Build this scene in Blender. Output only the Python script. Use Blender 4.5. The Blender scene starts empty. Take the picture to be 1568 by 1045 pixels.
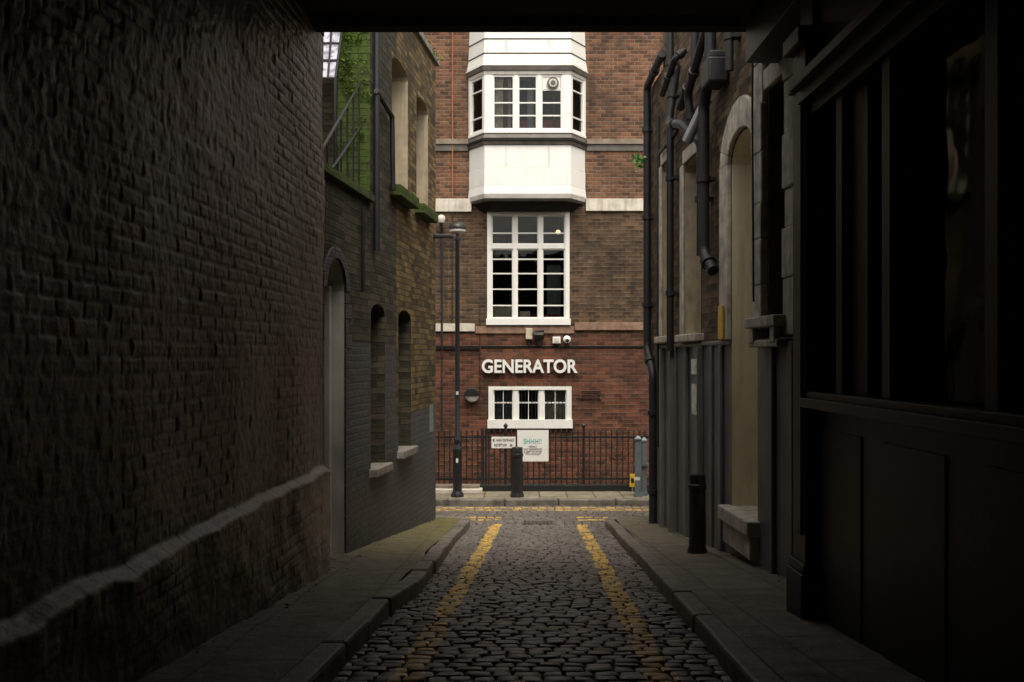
import bpy, bmesh, math, random
import numpy as np
from mathutils import Vector
random.seed(4); np.random.seed(4)
S=bpy.context.scene
S.view_settings.view_transform='Standard'
try: S.view_settings.look='None'
except: pass
S.view_settings.exposure=0
COL=S.collection

# ------------------------------------------------------------------ materials
class NT:
    def __init__(s,name):
        s.m=bpy.data.materials.new(name); s.m.use_nodes=True
        s.t=s.m.node_tree; s.t.nodes.clear()
        s.out=s.n('ShaderNodeOutputMaterial'); s.b=s.n('ShaderNodeBsdfPrincipled')
        s.l(s.b.outputs[0],s.out.inputs[0])
    def n(s,t,**k):
        x=s.t.nodes.new(t)
        for a,v in k.items(): setattr(x,a,v)
        return x
    def l(s,a,b): s.t.links.new(a,b)
    def put(s,sock,v):
        if isinstance(v,bpy.types.NodeSocket): s.l(v,sock)
        elif isinstance(v,(tuple,list)) and len(v)==3 and sock.type=='RGBA': sock.default_value=(*v,1)
        else: sock.default_value=v
    def math(s,op,a,b=0.0,c=None,clamp=False):
        x=s.n('ShaderNodeMath',operation=op); x.use_clamp=clamp
        s.put(x.inputs[0],a); s.put(x.inputs[1],b)
        if c is not None: s.put(x.inputs[2],c)
        return x.outputs[0]
    def mix(s,f,a,b,mode='MIX'):
        x=s.n('ShaderNodeMix',data_type='RGBA',blend_type=mode)
        s.put(x.inputs[0],f); s.put(x.inputs[6],a); s.put(x.inputs[7],b)
        return x.outputs[2]
    def noise(s,vec,scale,detail=4,rough=.55):
        x=s.n('ShaderNodeTexNoise'); x.inputs['Scale'].default_value=scale
        x.inputs['Detail'].default_value=detail; x.inputs['Roughness'].default_value=rough
        if vec is not None: s.l(vec,x.inputs['Vector'])
        return x.outputs[0]
    def ramp(s,f,lo,hi,a=0.,b=1.):
        x=s.n('ShaderNodeMapRange'); s.l(f,x.inputs[0])
        x.inputs[1].default_value=lo;x.inputs[2].default_value=hi;x.inputs[3].default_value=a;x.inputs[4].default_value=b
        return x.outputs[0]
    def pos(s): return s.n('ShaderNodeNewGeometry').outputs['Position']
    def bump(s,h,strength,dist):
        x=s.n('ShaderNodeBump'); x.inputs['Strength'].default_value=strength; x.inputs['Distance'].default_value=dist
        s.l(h,x.inputs['Height']); s.l(x.outputs[0],s.b.inputs['Normal'])

def plain(name,c,rough=.6,metal=0,var=.25,scale=6,bump=.15,spec=.5,streak=0,streakc=(.12,.10,.08)):
    t=NT(name); p=t.pos(); n=t.noise(p,scale,5); n2=t.noise(p,scale*9,3)
    f=t.ramp(n,.3,.7,1-var,1+var*.6)
    x=t.n('ShaderNodeVectorMath',operation='SCALE'); x.inputs[0].default_value=c; t.l(f,x.inputs['Scale'])
    col=x.outputs[0]
    if streak:
        mp=t.n('ShaderNodeMapping'); t.l(p,mp.inputs[0]); mp.inputs['Scale'].default_value=(9,9,.8)
        col=t.mix(t.ramp(t.noise(mp.outputs[0],1.5,5,.7),.5,.72,0,streak),col,streakc)
    t.l(col,t.b.inputs['Base Color'])
    t.b.inputs['Roughness'].default_value=rough; t.b.inputs['Metallic'].default_value=metal
    t.b.inputs['Specular IOR Level'].default_value=spec
    if bump: t.bump(n2,bump,.01)
    return t.m

def brick(name,c1,c2,mortar,bw=.225,bh=.075,ms=.010,bump=.7,stain=.5,stainc=(.03,.025,.02),rough=.85,moss=0,white=0,wscale=.9,spec=.25,drop=.35,mossc=(.05,.085,.015),tint=.8):
    t=NT(name); uv=t.n('ShaderNodeUVMap').outputs[0]; p=t.pos()
    nv=t.n('ShaderNodeTexNoise'); nv.inputs['Scale'].default_value=5; t.l(uv,nv.inputs['Vector'])
    sub=t.n('ShaderNodeVectorMath',operation='SUBTRACT'); t.l(nv.outputs[1],sub.inputs[0]); sub.inputs[1].default_value=(.5,.5,.5)
    sc=t.n('ShaderNodeVectorMath',operation='SCALE'); t.l(sub.outputs[0],sc.inputs[0]); sc.inputs['Scale'].default_value=.022
    ad=t.n('ShaderNodeVectorMath',operation='ADD'); t.l(uv,ad.inputs[0]); t.l(sc.outputs[0],ad.inputs[1])
    v=ad.outputs[0]
    b=t.n('ShaderNodeTexBrick'); t.l(v,b.inputs['Vector'])
    b.inputs['Scale'].default_value=1; b.inputs['Mortar Size'].default_value=ms; b.inputs['Mortar Smooth'].default_value=.4
    b.inputs['Brick Width'].default_value=bw; b.inputs['Row Height'].default_value=bh
    t.put(b.inputs['Color1'],c1); t.put(b.inputs['Color2'],c2); t.put(b.inputs['Mortar'],mortar)
    b2=t.n('ShaderNodeTexBrick'); t.l(v,b2.inputs['Vector']); b2.inputs['Scale'].default_value=1
    b2.inputs['Mortar Size'].default_value=0; b2.inputs['Brick Width'].default_value=bw; b2.inputs['Row Height'].default_value=bh
    b2.inputs['Bias'].default_value=-.35; b2.offset=.5
    t.put(b2.inputs['Color1'],(1,1,1)); t.put(b2.inputs['Color2'],(drop,drop,drop))
    col=t.mix(tint,b.outputs[0],b2.outputs[0],'MULTIPLY')
    big=t.noise(p,wscale,6,.65); fine=t.noise(v,35,4,.7); mid=t.noise(v,7,4,.6)
    col=t.mix(t.ramp(big,.42,.72,0,stain),col,stainc)
    mp=t.n('ShaderNodeMapping'); t.l(uv,mp.inputs[0]); mp.inputs['Scale'].default_value=(4,.35,1)
    st=t.noise(mp.outputs[0],1.3,5,.7)
    col=t.mix(t.ramp(st,.5,.75,0,stain*.8),col,stainc)
    if white: col=t.mix(t.ramp(t.noise(p,2.3,6,.75),.56,.72,0,white),col,(.42,.38,.32))
    col=t.mix(t.ramp(fine,.25,.75,.45,0),col,t.mix(1,col,(.35,.33,.3),'MULTIPLY'))
    if moss: col=t.mix(t.ramp(t.noise(p,3.1,6,.7),.5-.15*(moss>.8),.62-.1*(moss>.8),0,moss),col,t.mix(t.noise(p,12,4,.7),mossc,tuple(k*.3 for k in mossc)))
    t.l(col,t.b.inputs['Base Color']); t.b.inputs['Roughness'].default_value=rough
    t.b.inputs['Specular IOR Level'].default_value=spec
    h=t.math('SUBTRACT',1.0,b.outputs[1]); h=t.math('ADD',h,t.math('MULTIPLY',mid,.9)); h=t.math('ADD',h,t.math('MULTIPLY',fine,.45))
    h=t.math('ADD',h,t.math('MULTIPLY',b2.outputs[0],.5))
    t.bump(h,bump,.014)
    return t.m

M={}
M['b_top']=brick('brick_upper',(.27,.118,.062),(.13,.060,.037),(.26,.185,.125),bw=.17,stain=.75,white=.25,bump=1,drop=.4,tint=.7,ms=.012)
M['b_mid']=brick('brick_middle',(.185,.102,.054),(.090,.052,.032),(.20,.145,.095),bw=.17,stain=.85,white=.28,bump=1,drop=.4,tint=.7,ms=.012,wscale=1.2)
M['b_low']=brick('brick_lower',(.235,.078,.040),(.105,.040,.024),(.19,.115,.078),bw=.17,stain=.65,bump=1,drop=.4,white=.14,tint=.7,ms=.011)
M['b_soot']=brick('brick_sooty',(.11,.088,.056),(.050,.041,.029),(.07,.06,.042),stain=.55,moss=.35,bump=1)
M['b_yel']=brick('brick_yellow_stock',(.32,.21,.080),(.125,.085,.038),(.13,.10,.06),stain=.7,bump=1,moss=.2,drop=.25,wscale=1.1)
M['b_grey']=brick('brick_painted_dark',(.075,.078,.080),(.055,.058,.06),(.05,.052,.054),stain=.25,bump=1,rough=.5,drop=.8,spec=.5)
M['b_right']=brick('brick_right_soot',(.24,.155,.085),(.09,.063,.038),(.13,.098,.065),stain=.65,bump=1,white=.12)
M['b_moss']=brick('brick_mossy',(.07,.06,.04),(.035,.03,.02),(.04,.036,.026),stain=.2,moss=.82,bump=1,mossc=(.085,.14,.018))
M['white']=plain('white_paint',(.80,.78,.73),.45,var=.05,scale=3,bump=.05,streak=.12,streakc=(.42,.38,.32))
M['whiteD']=plain('white_paint_weathered',(.58,.55,.49),.55,var=.22,scale=3,streak=.3)
M['lead']=plain('lead_flashing',(.11,.095,.078),.6,var=.4)
M['stone']=plain('stone_band',(.62,.56,.47),.8,var=.3,scale=4,bump=.3,streak=.5)
M['stoneD']=plain('stone_string_dirty',(.22,.175,.13),.85,var=.4,scale=5,bump=.4,streak=.4)
M['pink']=plain('brick_string',(.25,.15,.10),.85,var=.4,scale=9,bump=.5)
M['black']=plain('black_iron_paint',(.014,.014,.014),.42,var=.3,bump=.15)
M['pipe']=plain('pipe_paint',(.016,.016,.017),.5,var=.4,bump=.2)
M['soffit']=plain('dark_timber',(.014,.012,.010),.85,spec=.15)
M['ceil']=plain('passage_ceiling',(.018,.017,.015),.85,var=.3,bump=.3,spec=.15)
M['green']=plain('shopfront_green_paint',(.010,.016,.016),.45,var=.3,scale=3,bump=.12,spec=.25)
M['cream']=plain('cream_render',(.74,.66,.48),.75,var=.12,scale=2.5,bump=.2,streak=.35,streakc=(.33,.27,.18))
M['tan']=plain('tan_render',(.44,.36,.24),.8,var=.25,scale=5,bump=.4,streak=.5)
M['pale']=plain('pale_stone_surround',(.54,.49,.41),.8,var=.4,scale=7,bump=.7,streak=.6)
M['sillst']=plain('sill_stone',(.24,.22,.18),.85,var=.4,scale=9,bump=.6)
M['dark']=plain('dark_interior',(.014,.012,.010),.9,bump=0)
M['curtain']=plain('curtain_cloth',(.60,.52,.42),.9,var=.3,scale=8)
M['red']=plain('red_curtain',(.26,.03,.03),.9)
M['beige']=plain('beige_plastic',(.58,.50,.36),.5)
M['yellow']=plain('yellow_enamel',(.70,.40,.03),.4)
M['paper']=plain('paper',(.66,.65,.61),.7,var=.3,scale=14,bump=.1)
M['teal']=plain('teal_ink',(.05,.42,.36),.6,bump=0)
M['ink']=plain('dark_ink',(.04,.04,.04),.6,bump=0)
M['bluegrey']=plain('bluegrey_paint',(.13,.155,.16),.4,var=.25)
M['galv']=plain('galvanised_metal',(.42,.43,.44),.35,metal=.7)
M['leaf']=plain('leaf',(.09,.26,.04),.5,bump=0)
M['mossleaf']=plain('moss',(.085,.14,.018),.9,var=.6,scale=12,bump=0,spec=.1)
M['dirt']=plain('joint_dirt',(.026,.022,.018),.95,scale=9,bump=.5)
M['ground']=plain('ground_asphalt',(.05,.048,.045),.9,scale=3,bump=.4)
M['copper']=plain('rusty_cable',(.30,.11,.05),.6)
M['green2']=plain('grey_masonry_paint',(.125,.13,.125),.5,var=.3,scale=2,bump=.45,streak=.45,streakc=(.05,.05,.045))

def glass():
    t=NT('window_glass'); t.t.nodes.remove(t.b)
    tr=t.n('ShaderNodeBsdfTransparent'); tr.inputs[0].default_value=(.8,.82,.8,1)
    gl=t.n('ShaderNodeBsdfGlossy'); gl.inputs['Roughness'].default_value=.05
    fr=t.n('ShaderNodeFresnel'); fr.inputs[0].default_value=1.33
    mx=t.n('ShaderNodeMixShader'); t.l(fr.outputs[0],mx.inputs[0]); t.l(tr.outputs[0],mx.inputs[1]); t.l(gl.outputs[0],mx.inputs[2])
    n=t.noise(t.pos(),2.2,2); b=t.n('ShaderNodeBump'); b.inputs['Strength'].default_value=.2; b.inputs['Distance'].default_value=.05
    t.l(n,b.inputs['Height']); t.l(b.outputs[0],gl.inputs['Normal'])
    t.l(mx.outputs[0],t.out.inputs[0]); return t.m
M['glass']=glass()
def rooflight():
    t=NT('wired_glass'); t.b.inputs['Roughness'].default_value=.25
    n=t.noise(t.pos(),9,4); t.l(t.mix(t.ramp(n,.45,.6),(.42,.42,.48),(.15,.15,.19)),t.b.inputs['Base Color']); return t.m
M['rooflight']=rooflight()
def emis(name,c,s):
    t=NT(name); t.put(t.b.inputs['Emission Color'],c); t.b.inputs['Emission Strength'].default_value=s; return t.m
M['bulb']=emis('lit_lamp_globe',(1,.62,.3),3)

def wallpaint():
    t=NT('old_painted_brickwork'); p=t.pos()
    a=t.noise(p,1.1,6,.65); b=t.noise(p,14,5,.7); c=t.noise(p,60,3,.6)
    col=t.mix(t.ramp(a,.35,.65),(.115,.084,.055),(.21,.16,.11))
    at2=t.n('ShaderNodeAttribute',attribute_name='tint')
    col=t.mix(t.math('MULTIPLY',at2.outputs['Fac'],.35),col,(.075,.05,.032))
    col=t.mix(t.ramp(b,.5,.72,0,.6),col,(.06,.045,.034))
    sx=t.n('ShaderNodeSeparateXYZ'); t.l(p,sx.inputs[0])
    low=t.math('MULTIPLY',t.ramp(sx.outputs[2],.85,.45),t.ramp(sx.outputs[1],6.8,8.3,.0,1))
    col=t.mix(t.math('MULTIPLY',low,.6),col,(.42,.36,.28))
    at=t.n('ShaderNodeAttribute',attribute_name='joint')
    col=t.mix(t.math('MULTIPLY',at.outputs['Fac'],.45),col,(.05,.038,.028))
    t.l(col,t.b.inputs['Base Color']); t.b.inputs['Roughness'].default_value=.46; t.b.inputs['Specular IOR Level'].default_value=.55
    t.bump(t.math('ADD',b,t.math('MULTIPLY',c,.4)),.5,.01); return t.m
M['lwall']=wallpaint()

def sett():
    t=NT('granite_setts'); p=t.pos(); g=t.n('ShaderNodeNewGeometry')
    r=g.outputs['Random Per Island']
    n=t.noise(p,45,4,.7); big=t.noise(p,1.4,4)
    col=t.mix(r,(.080,.068,.056),(.185,.158,.132))
    col=t.mix(t.ramp(big,.4,.65,0,.5),col,(.080,.061,.046))
    col=t.mix(t.ramp(n,.35,.7,0,.45),col,(.225,.195,.165))
    sx=t.n('ShaderNodeSeparateXYZ'); t.l(p,sx.inputs[0]); X,Y,Z=sx.outputs
    wob=t.math('MULTIPLY',t.math('SUBTRACT',t.noise(p,2.5,3),.5),.10)
    a=t.math('ADD',t.math('SUBTRACT',X,t.math('MULTIPLY',Y,.03)),wob)
    def band(v,c,w): return t.math('LESS_THAN',t.math('ABSOLUTE',t.math('SUBTRACT',v,c)),w)
    ys=t.math('LESS_THAN',Y,15.25)
    l=t.math('MAXIMUM',band(a,-.685,.078),band(a,.605,.078)); l=t.math('MULTIPLY',l,ys)
    yy=t.math('ADD',Y,wob)
    f=t.math('MAXIMUM',band(yy,17.32,.07),band(yy,17.02,.07))
    side=t.math('GREATER_THAN',t.math('ABSOLUTE',t.math('ADD',a,.04)),.6)
    nr=t.math('MULTIPLY',t.math('MAXIMUM',band(yy,15.75,.06),band(yy,16.05,.06)),side)
    m=t.math('MAXIMUM',t.math('MAXIMUM',l,f),nr)
    wear=t.ramp(t.math('ADD',t.noise(p,5,6,.75),t.math('MULTIPLY',r,.18)),.44,.60)
    m=t.math('MULTIPLY',m,wear)
    m=t.math('MULTIPLY',m,t.ramp(n,.30,.55,.4,.95))
    col=t.mix(m,col,(.70,.43,.08))
    t.l(col,t.b.inputs['Base Color'])
    t.l(t.ramp(n,.3,.7,.36,.60),t.b.inputs['Roughness'])
    t.bump(n,.5,.007); return t.m
M['sett']=sett()

def pave(name,c1,c2,moss):
    t=NT(name); uv=t.n('ShaderNodeUVMap').outputs[0]; p=t.pos()
    b=t.n('ShaderNodeTexBrick'); t.l(uv,b.inputs['Vector']); b.inputs['Scale'].default_value=1
    b.inputs['Brick Width'].default_value=.62; b.inputs['Row Height'].default_value=.5; b.inputs['Mortar Size'].default_value=.012
    t.put(b.inputs['Color1'],c1); t.put(b.inputs['Color2'],c2); t.put(b.inputs['Mortar'],(.03,.026,.02))
    n=t.noise(p,6,6,.7); n2=t.noise(p,50,4,.7)
    col=t.mix(t.ramp(n,.4,.7,0,.6),b.outputs[0],(.075,.06,.043))
    col=t.mix(t.ramp(n2,.4,.75,0,.4),col,(.26,.225,.18))
    if moss:
        sx=t.n('ShaderNodeSeparateXYZ'); t.l(p,sx.inputs[0])
        my=t.ramp(sx.outputs[1],8.5,13.0,.25,1)
        col=t.mix(t.math('MULTIPLY',my,t.ramp(t.noise(p,2.5,6,.7),.36,.54,0,moss)),col,t.mix(t.noise(p,9,4,.7),(.20,.17,.035),(.08,.075,.02)))
    t.l(col,t.b.inputs['Base Color']); t.l(t.ramp(n,.3,.7,.45,.8),t.b.inputs['Roughness'])
    h=t.math('SUBTRACT',t.math('ADD',n,t.math('MULTIPLY',n2,.4)),t.math('MULTIPLY',b.outputs[1],.8))
    t.bump(h,1.0,.025); return t.m
M['paveL']=pave('flagstones_mossy',(.150,.122,.090),(.105,.086,.064),.9)
M['paveR']=pave('flagstones',(.175,.143,.108),(.12,.098,.075),.25)
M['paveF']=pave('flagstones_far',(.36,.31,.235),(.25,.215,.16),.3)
M['kerb']=plain('granite_kerb',(.185,.16,.13),.6,var=.5,scale=7,bump=.8)

# ------------------------------------------------------------------ mesh builder
class B:
    def __init__(s): s.v=[];s.f=[];s.m=[];s.mats=[]
    def mi(s,m):
        if m not in s.mats: s.mats.append(m)
        return s.mats.index(m)
    def poly(s,pts,m):
        i=len(s.v); s.v+= [tuple(p) for p in pts]; s.f.append(tuple(range(i,i+len(pts)))); s.m.append(s.mi(m))
    def hexa(s,c,m):
        i=len(s.v); s.v+=[tuple(p) for p in c]; k=s.mi(m)
        for q in ((0,3,2,1),(4,5,6,7),(0,1,5,4),(1,2,6,5),(2,3,7,6),(3,0,4,7)):
            s.f.append(tuple(i+a for a in q)); s.m.append(k)
    def box(s,x0,x1,y0,y1,z0,z1,m,T=None):
        c=[(x0,y0,z0),(x1,y0,z0),(x1,y1,z0),(x0,y1,z0),(x0,y0,z1),(x1,y0,z1),(x1,y1,z1),(x0,y1,z1)]
        if T: c=[T(*p) for p in c]
        s.hexa(c,m)
    def prism(s,bot,top,m,caps=True):
        n=len(bot); i=len(s.v); s.v+=[tuple(p) for p in bot]+[tuple(p) for p in top]; k=s.mi(m)
        for a in range(n):
            b=(a+1)%n; s.f.append((i+a,i+b,i+n+b,i+n+a)); s.m.append(k)
        if caps:
            s.f.append(tuple(i+a for a in range(n-1,-1,-1))); s.m.append(k)
            s.f.append(tuple(i+n+a for a in range(n))); s.m.append(k)
    def tube(s,pts,r,m,n=12,caps=True):
        pts=[Vector(p) for p in pts]; rs=r if isinstance(r,(list,tuple)) else [r]*len(pts)
        i0=len(s.v); k=s.mi(m); ref=None
        for j,p in enumerate(pts):
            d=(pts[min(j+1,len(pts)-1)]-pts[max(j-1,0)])
            d=d.normalized() if d.length>1e-7 else Vector((0,0,1))
            if ref is None: ref=Vector((0,0,1)) if abs(d.z)<.9 else Vector((1,0,0))
            u=(ref-d*ref.dot(d)).normalized(); ref=u; w=d.cross(u)
            for a in range(n):
                t=2*math.pi*a/n; s.v.append(tuple(p+(u*math.cos(t)+w*math.sin(t))*rs[j]))
        for j in range(len(pts)-1):
            for a in range(n):
                b=(a+1)%n; q=i0+j*n
                s.f.append((q+a,q+b,q+n+b,q+n+a)); s.m.append(k)
        if caps:
            s.f.append(tuple(i0+a for a in range(n-1,-1,-1))); s.m.append(k)
            q=i0+(len(pts)-1)*n; s.f.append(tuple(q+a for a in range(n))); s.m.append(k)
    def lathe(s,c,prof,m,n=20):
        i0=len(s.v); k=s.mi(m)
        for r,z in prof:
            for a in range(n):
                t=2*math.pi*a/n; s.v.append((c[0]+max(r,.0005)*math.cos(t),c[1]+max(r,.0005)*math.sin(t),c[2]+z))
        for j in range(len(prof)-1):
            for a in range(n):
                b=(a+1)%n; q=i0+j*n; s.f.append((q+a,q+b,q+n+b,q+n+a)); s.m.append(k)
        s.f.append(tuple(i0+a for a in range(n-1,-1,-1))); s.m.append(k)
        q=i0+(len(prof)-1)*n; s.f.append(tuple(q+a for a in range(n))); s.m.append(k)
    def make(s,name,parent=None,bevel=0,smooth=False,recalc=True):
        me=bpy.data.meshes.new(name); me.from_pydata(s.v,[],s.f)
        for m in s.mats: me.materials.append(M[m])
        me.polygons.foreach_set('material_index',s.m)
        if recalc:
            bm=bmesh.new(); bm.from_mesh(me); bmesh.ops.recalc_face_normals(bm,faces=bm.faces); bm.to_mesh(me); bm.free()
        uv=me.uv_layers.new(name='UVMap')
        me.update()
        for p in me.polygons:
            n=p.normal
            if abs(n.z)>.7:
                for li in p.loop_indices:
                    c=me.vertices[me.loops[li].vertex_index].co; uv.data[li].uv=(c.y,c.x)
            else:
                t=Vector((-n.y,n.x)).normalized()
                if (abs(t.x)>abs(t.y) and t.x<0) or (abs(t.y)>=abs(t.x) and t.y<0): t=-t
                for li in p.loop_indices:
                    c=me.vertices[me.loops[li].vertex_index].co; uv.data[li].uv=(c.x*t.x+c.y*t.y,c.z)
        if smooth:
            me.polygons.foreach_set('use_smooth',[True]*len(me.polygons))
            try: me.set_sharp_from_angle(angle=math.radians(40))
            except: pass
        o=bpy.data.objects.new(name,me); COL.objects.link(o)
        if parent: o.parent=parent
        if bevel:
            bv=o.modifiers.new('bevel','BEVEL'); bv.width=bevel; bv.segments=2; bv.limit_method='ANGLE'
        return o
def empty(name):
    o=bpy.data.objects.new(name,None); o.empty_display_size=.3; COL.objects.link(o); return o

def wall(b,T,s0,s1,z0,z1,ops,matf,cuts_s=(),cuts_z=()):
    """wall sheet with rectangular/arched openings. ops: (s0,s1,z0,z1,depth,revealmat,archrise)"""
    ss=sorted(set([s0,s1]+[o[0] for o in ops]+[o[1] for o in ops]+list(cuts_s)))
    zs=sorted(set([z0,z1]+[o[2] for o in ops]+[o[3] for o in ops]+list(cuts_z)))
    for i in range(len(ss)-1):
        for j in range(len(zs)-1):
            a,c=ss[i],ss[i+1]; d,e=zs[j],zs[j+1]; ms,mz=(a+c)/2,(d+e)/2
            if any(o[0]<ms<o[1] and o[2]<mz<o[3] for o in ops): continue
            b.poly([T(a,0,d),T(c,0,d),T(c,0,e),T(a,0,e)],matf(ms,mz))
    for o in ops:
        a,c,d,e,dp,rm,ar=o
        top=e-ar
        b.poly([T(a,0,d),T(a,-dp,d),T(a,-dp,top),T(a,0,top)],rm)
        b.poly([T(c,0,d),T(c,-dp,d),T(c,-dp,top),T(c,0,top)],rm)
        b.poly([T(a,0,d),T(c,0,d),T(c,-dp,d),T(a,-dp,d)],rm)
        if ar<=0:
            b.poly([T(a,0,e),T(c,0,e),T(c,-dp,e),T(a,-dp,e)],rm)
        else:
            N=8; P=[]
            for k in range(N+1):
                t=math.pi*k/N; P.append(((a+c)/2-(c-a)/2*math.cos(t),top+ar*math.sin(t)))
            for k in range(N):
                (p,q),(r,u)=P[k],P[k+1]
                b.poly([T(p,0,q),T(r,0,u),T(r,0,e),T(p,0,e)],matf((a+c)/2,e+.01))
                b.poly([T(p,0,q),T(r,0,u),T(r,-dp,u),T(p,-dp,q)],rm)

# ------------------------------------------------------------------ terrain profile
def g(y):
    if y<2: return .26
    if y<15.2: return -.09*(y-4.9)
    if y<17.6: return -.927-(y-15.2)*.03
    return -1.0
PH=.11
def xL(y): return -2.733+.108*y
def xW(y): return -1.88+.03*y
def xR(y): return 2.517-.036*y
D=20.0
TL=lambda s,o,z:(xL(s)+o,s,z)
TR=lambda s,o,z:(xR(s)-o,s,z)
TF=lambda s,o,z:(s,D-o,z)

b=B(); b.poly([(-150,-150,-3.2),(150,-150,-3.2),(150,150,-3.2),(-150,150,-3.2)],'ground'); b.make('ground')

b=B()
ys=sorted(set([-6,2]+[2+i*.6 for i in range(1,23)]+[15.4]))
ys=[y for y in ys if y<=15.4]
JD=.016
for i in range(len(ys)-1):
    a,c=ys[i],ys[i+1]
    b.poly([(-1.3+.03*a,a,g(a)-JD),(1.25+.03*a,a,g(a)-JD),(1.25+.03*c,c,g(c)-JD),(-1.3+.03*c,c,g(c)-JD)],'dirt')
for a,c in ((15.4,16.2),(16.2,17),(17,17.75)):
    b.poly([(-14,a,g(a)-JD),(14,a,g(a)-JD),(14,c,g(c)-JD),(-14,c,g(c)-JD)],'dirt')
road=empty('cobbled_road'); b.make('road_bed',road)
b=B()
def sett_block(cx,cy,w,d):
    z=g(cy)+random.uniform(-.005,.005); j=lambda k:random.uniform(-k,k)
    i0=len(b.v); sl=(g(cy+d/2)-g(cy-d/2))/d if cy<15.2 else 0; tx=j(.05); ty=sl+j(.06)
    rot=j(.03)
    def ring(hw,hd,dz):
        out=[]
        for sx,sy in ((-1,-1),(0,-1.03),(1,-1),(1.03,0),(1,1),(0,1.03),(-1,1),(-1.03,0)):
            px=sx*hw+j(.003); py=sy*hd+j(.003)
            if abs(sx)==1 and abs(sy)==1: px*=.95; py*=.95
            py+=rot*px
            out.append((cx+px,cy+py,z+dz+tx*px+ty*py+(j(.0015) if dz>-.006 else 0)))
        return out
    r1=ring(w/2,d/2,-.04); r2=ring(w/2,d/2,-.007); r3=ring(w/2-.008,d/2-.008,.0)
    b.v+=r1+r2+r3+[(cx,cy,z+.001)]; k=b.mi('sett')
    for R in (0,8):
        for a in range(8):
            c=(a+1)%8; b.f.append((i0+R+a,i0+R+c,i0+R+8+c,i0+R+8+a)); b.m.append(k)
    for a in range(8): b.f.append((i0+16+a,i0+16+(a+1)%8,i0+24)); b.m.append(k)
y=2.0
while y<15.33:
    d=random.uniform(.096,.110); x0=-1.06+.03*y-random.uniform(0,.12); x1=.97+.03*y
    x=x0
    while x<x1:
        w=random.uniform(.10,.158)
        if x+w/2>-1.10+.03*y and x+w/2<1.0+.03*y: sett_block(x+w/2,y+d/2+random.uniform(-.003,.003),w-.013,d-.014)
        x+=w
    y+=d
y=15.36
while y<17.6:
    d=random.uniform(.10,.115); x=-7-random.uniform(0,.15)
    while x<7:
        w=random.uniform(.12,.17)
        if y>15.44 or (-1.0<x<1.7): sett_block(x+w/2,y+d/2,w-.014,d-.015)
        x+=w
    y+=d
b.make('setts',road,smooth=True,recalc=False)

def kerb(path,width,side,name):
    pts=[Vector((p[0],p[1])) for p in path]; L=[0]
    for i in range(1,len(pts)): L.append(L[-1]+(pts[i]-pts[i-1]).length)
    def at(s):
        s=max(0,min(L[-1]-1e-4,s))
        for i in range(1,len(L)):
            if s<=L[i]:
                t=(s-L[i-1])/(L[i]-L[i-1]); return pts[i-1].lerp(pts[i],t)
    bb=B(); s=0
    while s<L[-1]-.1:
        ln=random.uniform(.6,1.05)
        p0=at(s)
        curv=(at(min(s+.5,L[-1]))-p0).normalized().dot((at(min(s+1,L[-1]))-at(min(s+.5,L[-1]-.01))).normalized()) if s+1<L[-1] else 1
        if curv<.985: ln=.32
        p1=at(s+ln-.012); d=(p1-p0)
        if d.length<.05: break
        dn=d.normalized(); nrm=Vector((-dn.y,dn.x))*side
        jz=random.uniform(-.010,.010); jo=random.uniform(-.014,.014)
        q=[p0+nrm*jo,p1+nrm*jo,p1+nrm*(width+jo),p0+nrm*(width+jo)]
        zt=[g(p.y)+PH+jz+.004 for p in q]
        bb.hexa([(p.x,p.y,z-.3) for p,z in zip(q,zt)]+[(p.x,p.y,z) for p,z in zip(q,zt)],'kerb'); s+=ln
    return bb.make(name,None,bevel=.022)
def arc(cx,cy,r,a0,a1,n=8): return [(cx+r*math.cos(math.radians(a0+(a1-a0)*i/n)),cy+r*math.sin(math.radians(a0+(a1-a0)*i/n))) for i in range(n+1)]
KL=-1.05; KR=.96
pl=[(KL+.03*y,y) for y in (1,4,6)]+[(KL+.03*7.2-.02,7.2),(KL+.03*8.0+.08,8.0),(KL+.03*9.5+.05,9.5),(KL+.03*12,12),(KL+.03*14.2,14.2)]+arc(-1.22,14.83,.60,0,90)+[(-3,15.43),(-9,15.43)]
pr=[(KR+.03*y,y) for y in (1,5,9,12,14.0)]+arc(1.98,14.83,.60,180,90)+[(4,15.43),(9,15.43)]
kerb(pl,.15,1,'kerb'); kerb(pr,.15,-1,'kerb')
kerb([(-14,17.62),(14,17.62)],.16,1,'kerb')

def pavement(side,xwall,mat,name):
    bb=B()
    yy=[1+i*.35 for i in range(39)]+[14.83]
    pk=lambda y:(KL+.03*y-.14) if side<0 else (KR+.03*y+.14)
    yy=sorted(set(round(v,3) for v in yy if v<=14.83))
    for i in range(len(yy)-1):
        a,c=yy[i],yy[i+1]
        N=4
        for k in range(N):
            def P(y,t):
                x0=pk(y)+(.0 if not (side<0 and 7.4<y<10) else .05); x1=xwall(y)+(-.35 if side<0 else .35)
                return (x0+(x1-x0)*t,y,g(y)+PH-.006+ .012*t+.006*math.sin(y*3.1+t*5))
            bb.poly([P(a,k/N),P(a,(k+1)/N),P(c,(k+1)/N),P(c,k/N)],mat)
    cx,cy=(-1.22,14.83) if side<0 else (1.98,14.83)
    zz=lambda y:g(y)+PH-.004
    ar=arc(cx,cy,.47,0 if side<0 else 180,90)
    for i in range(len(ar)-1):
        bb.poly([(cx,cy,zz(cy)),(*ar[i],zz(ar[i][1])),(*ar[i+1],zz(ar[i+1][1]))],mat)
    xo=-9 if side<0 else 9
    bb.poly([(cx,cy,zz(cy)),(cx,cy+.47,zz(cy+.47)),(xo,cy+.47,zz(cy+.47)),(xo,cy,zz(cy))],mat)
    bb.make(name)
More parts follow.
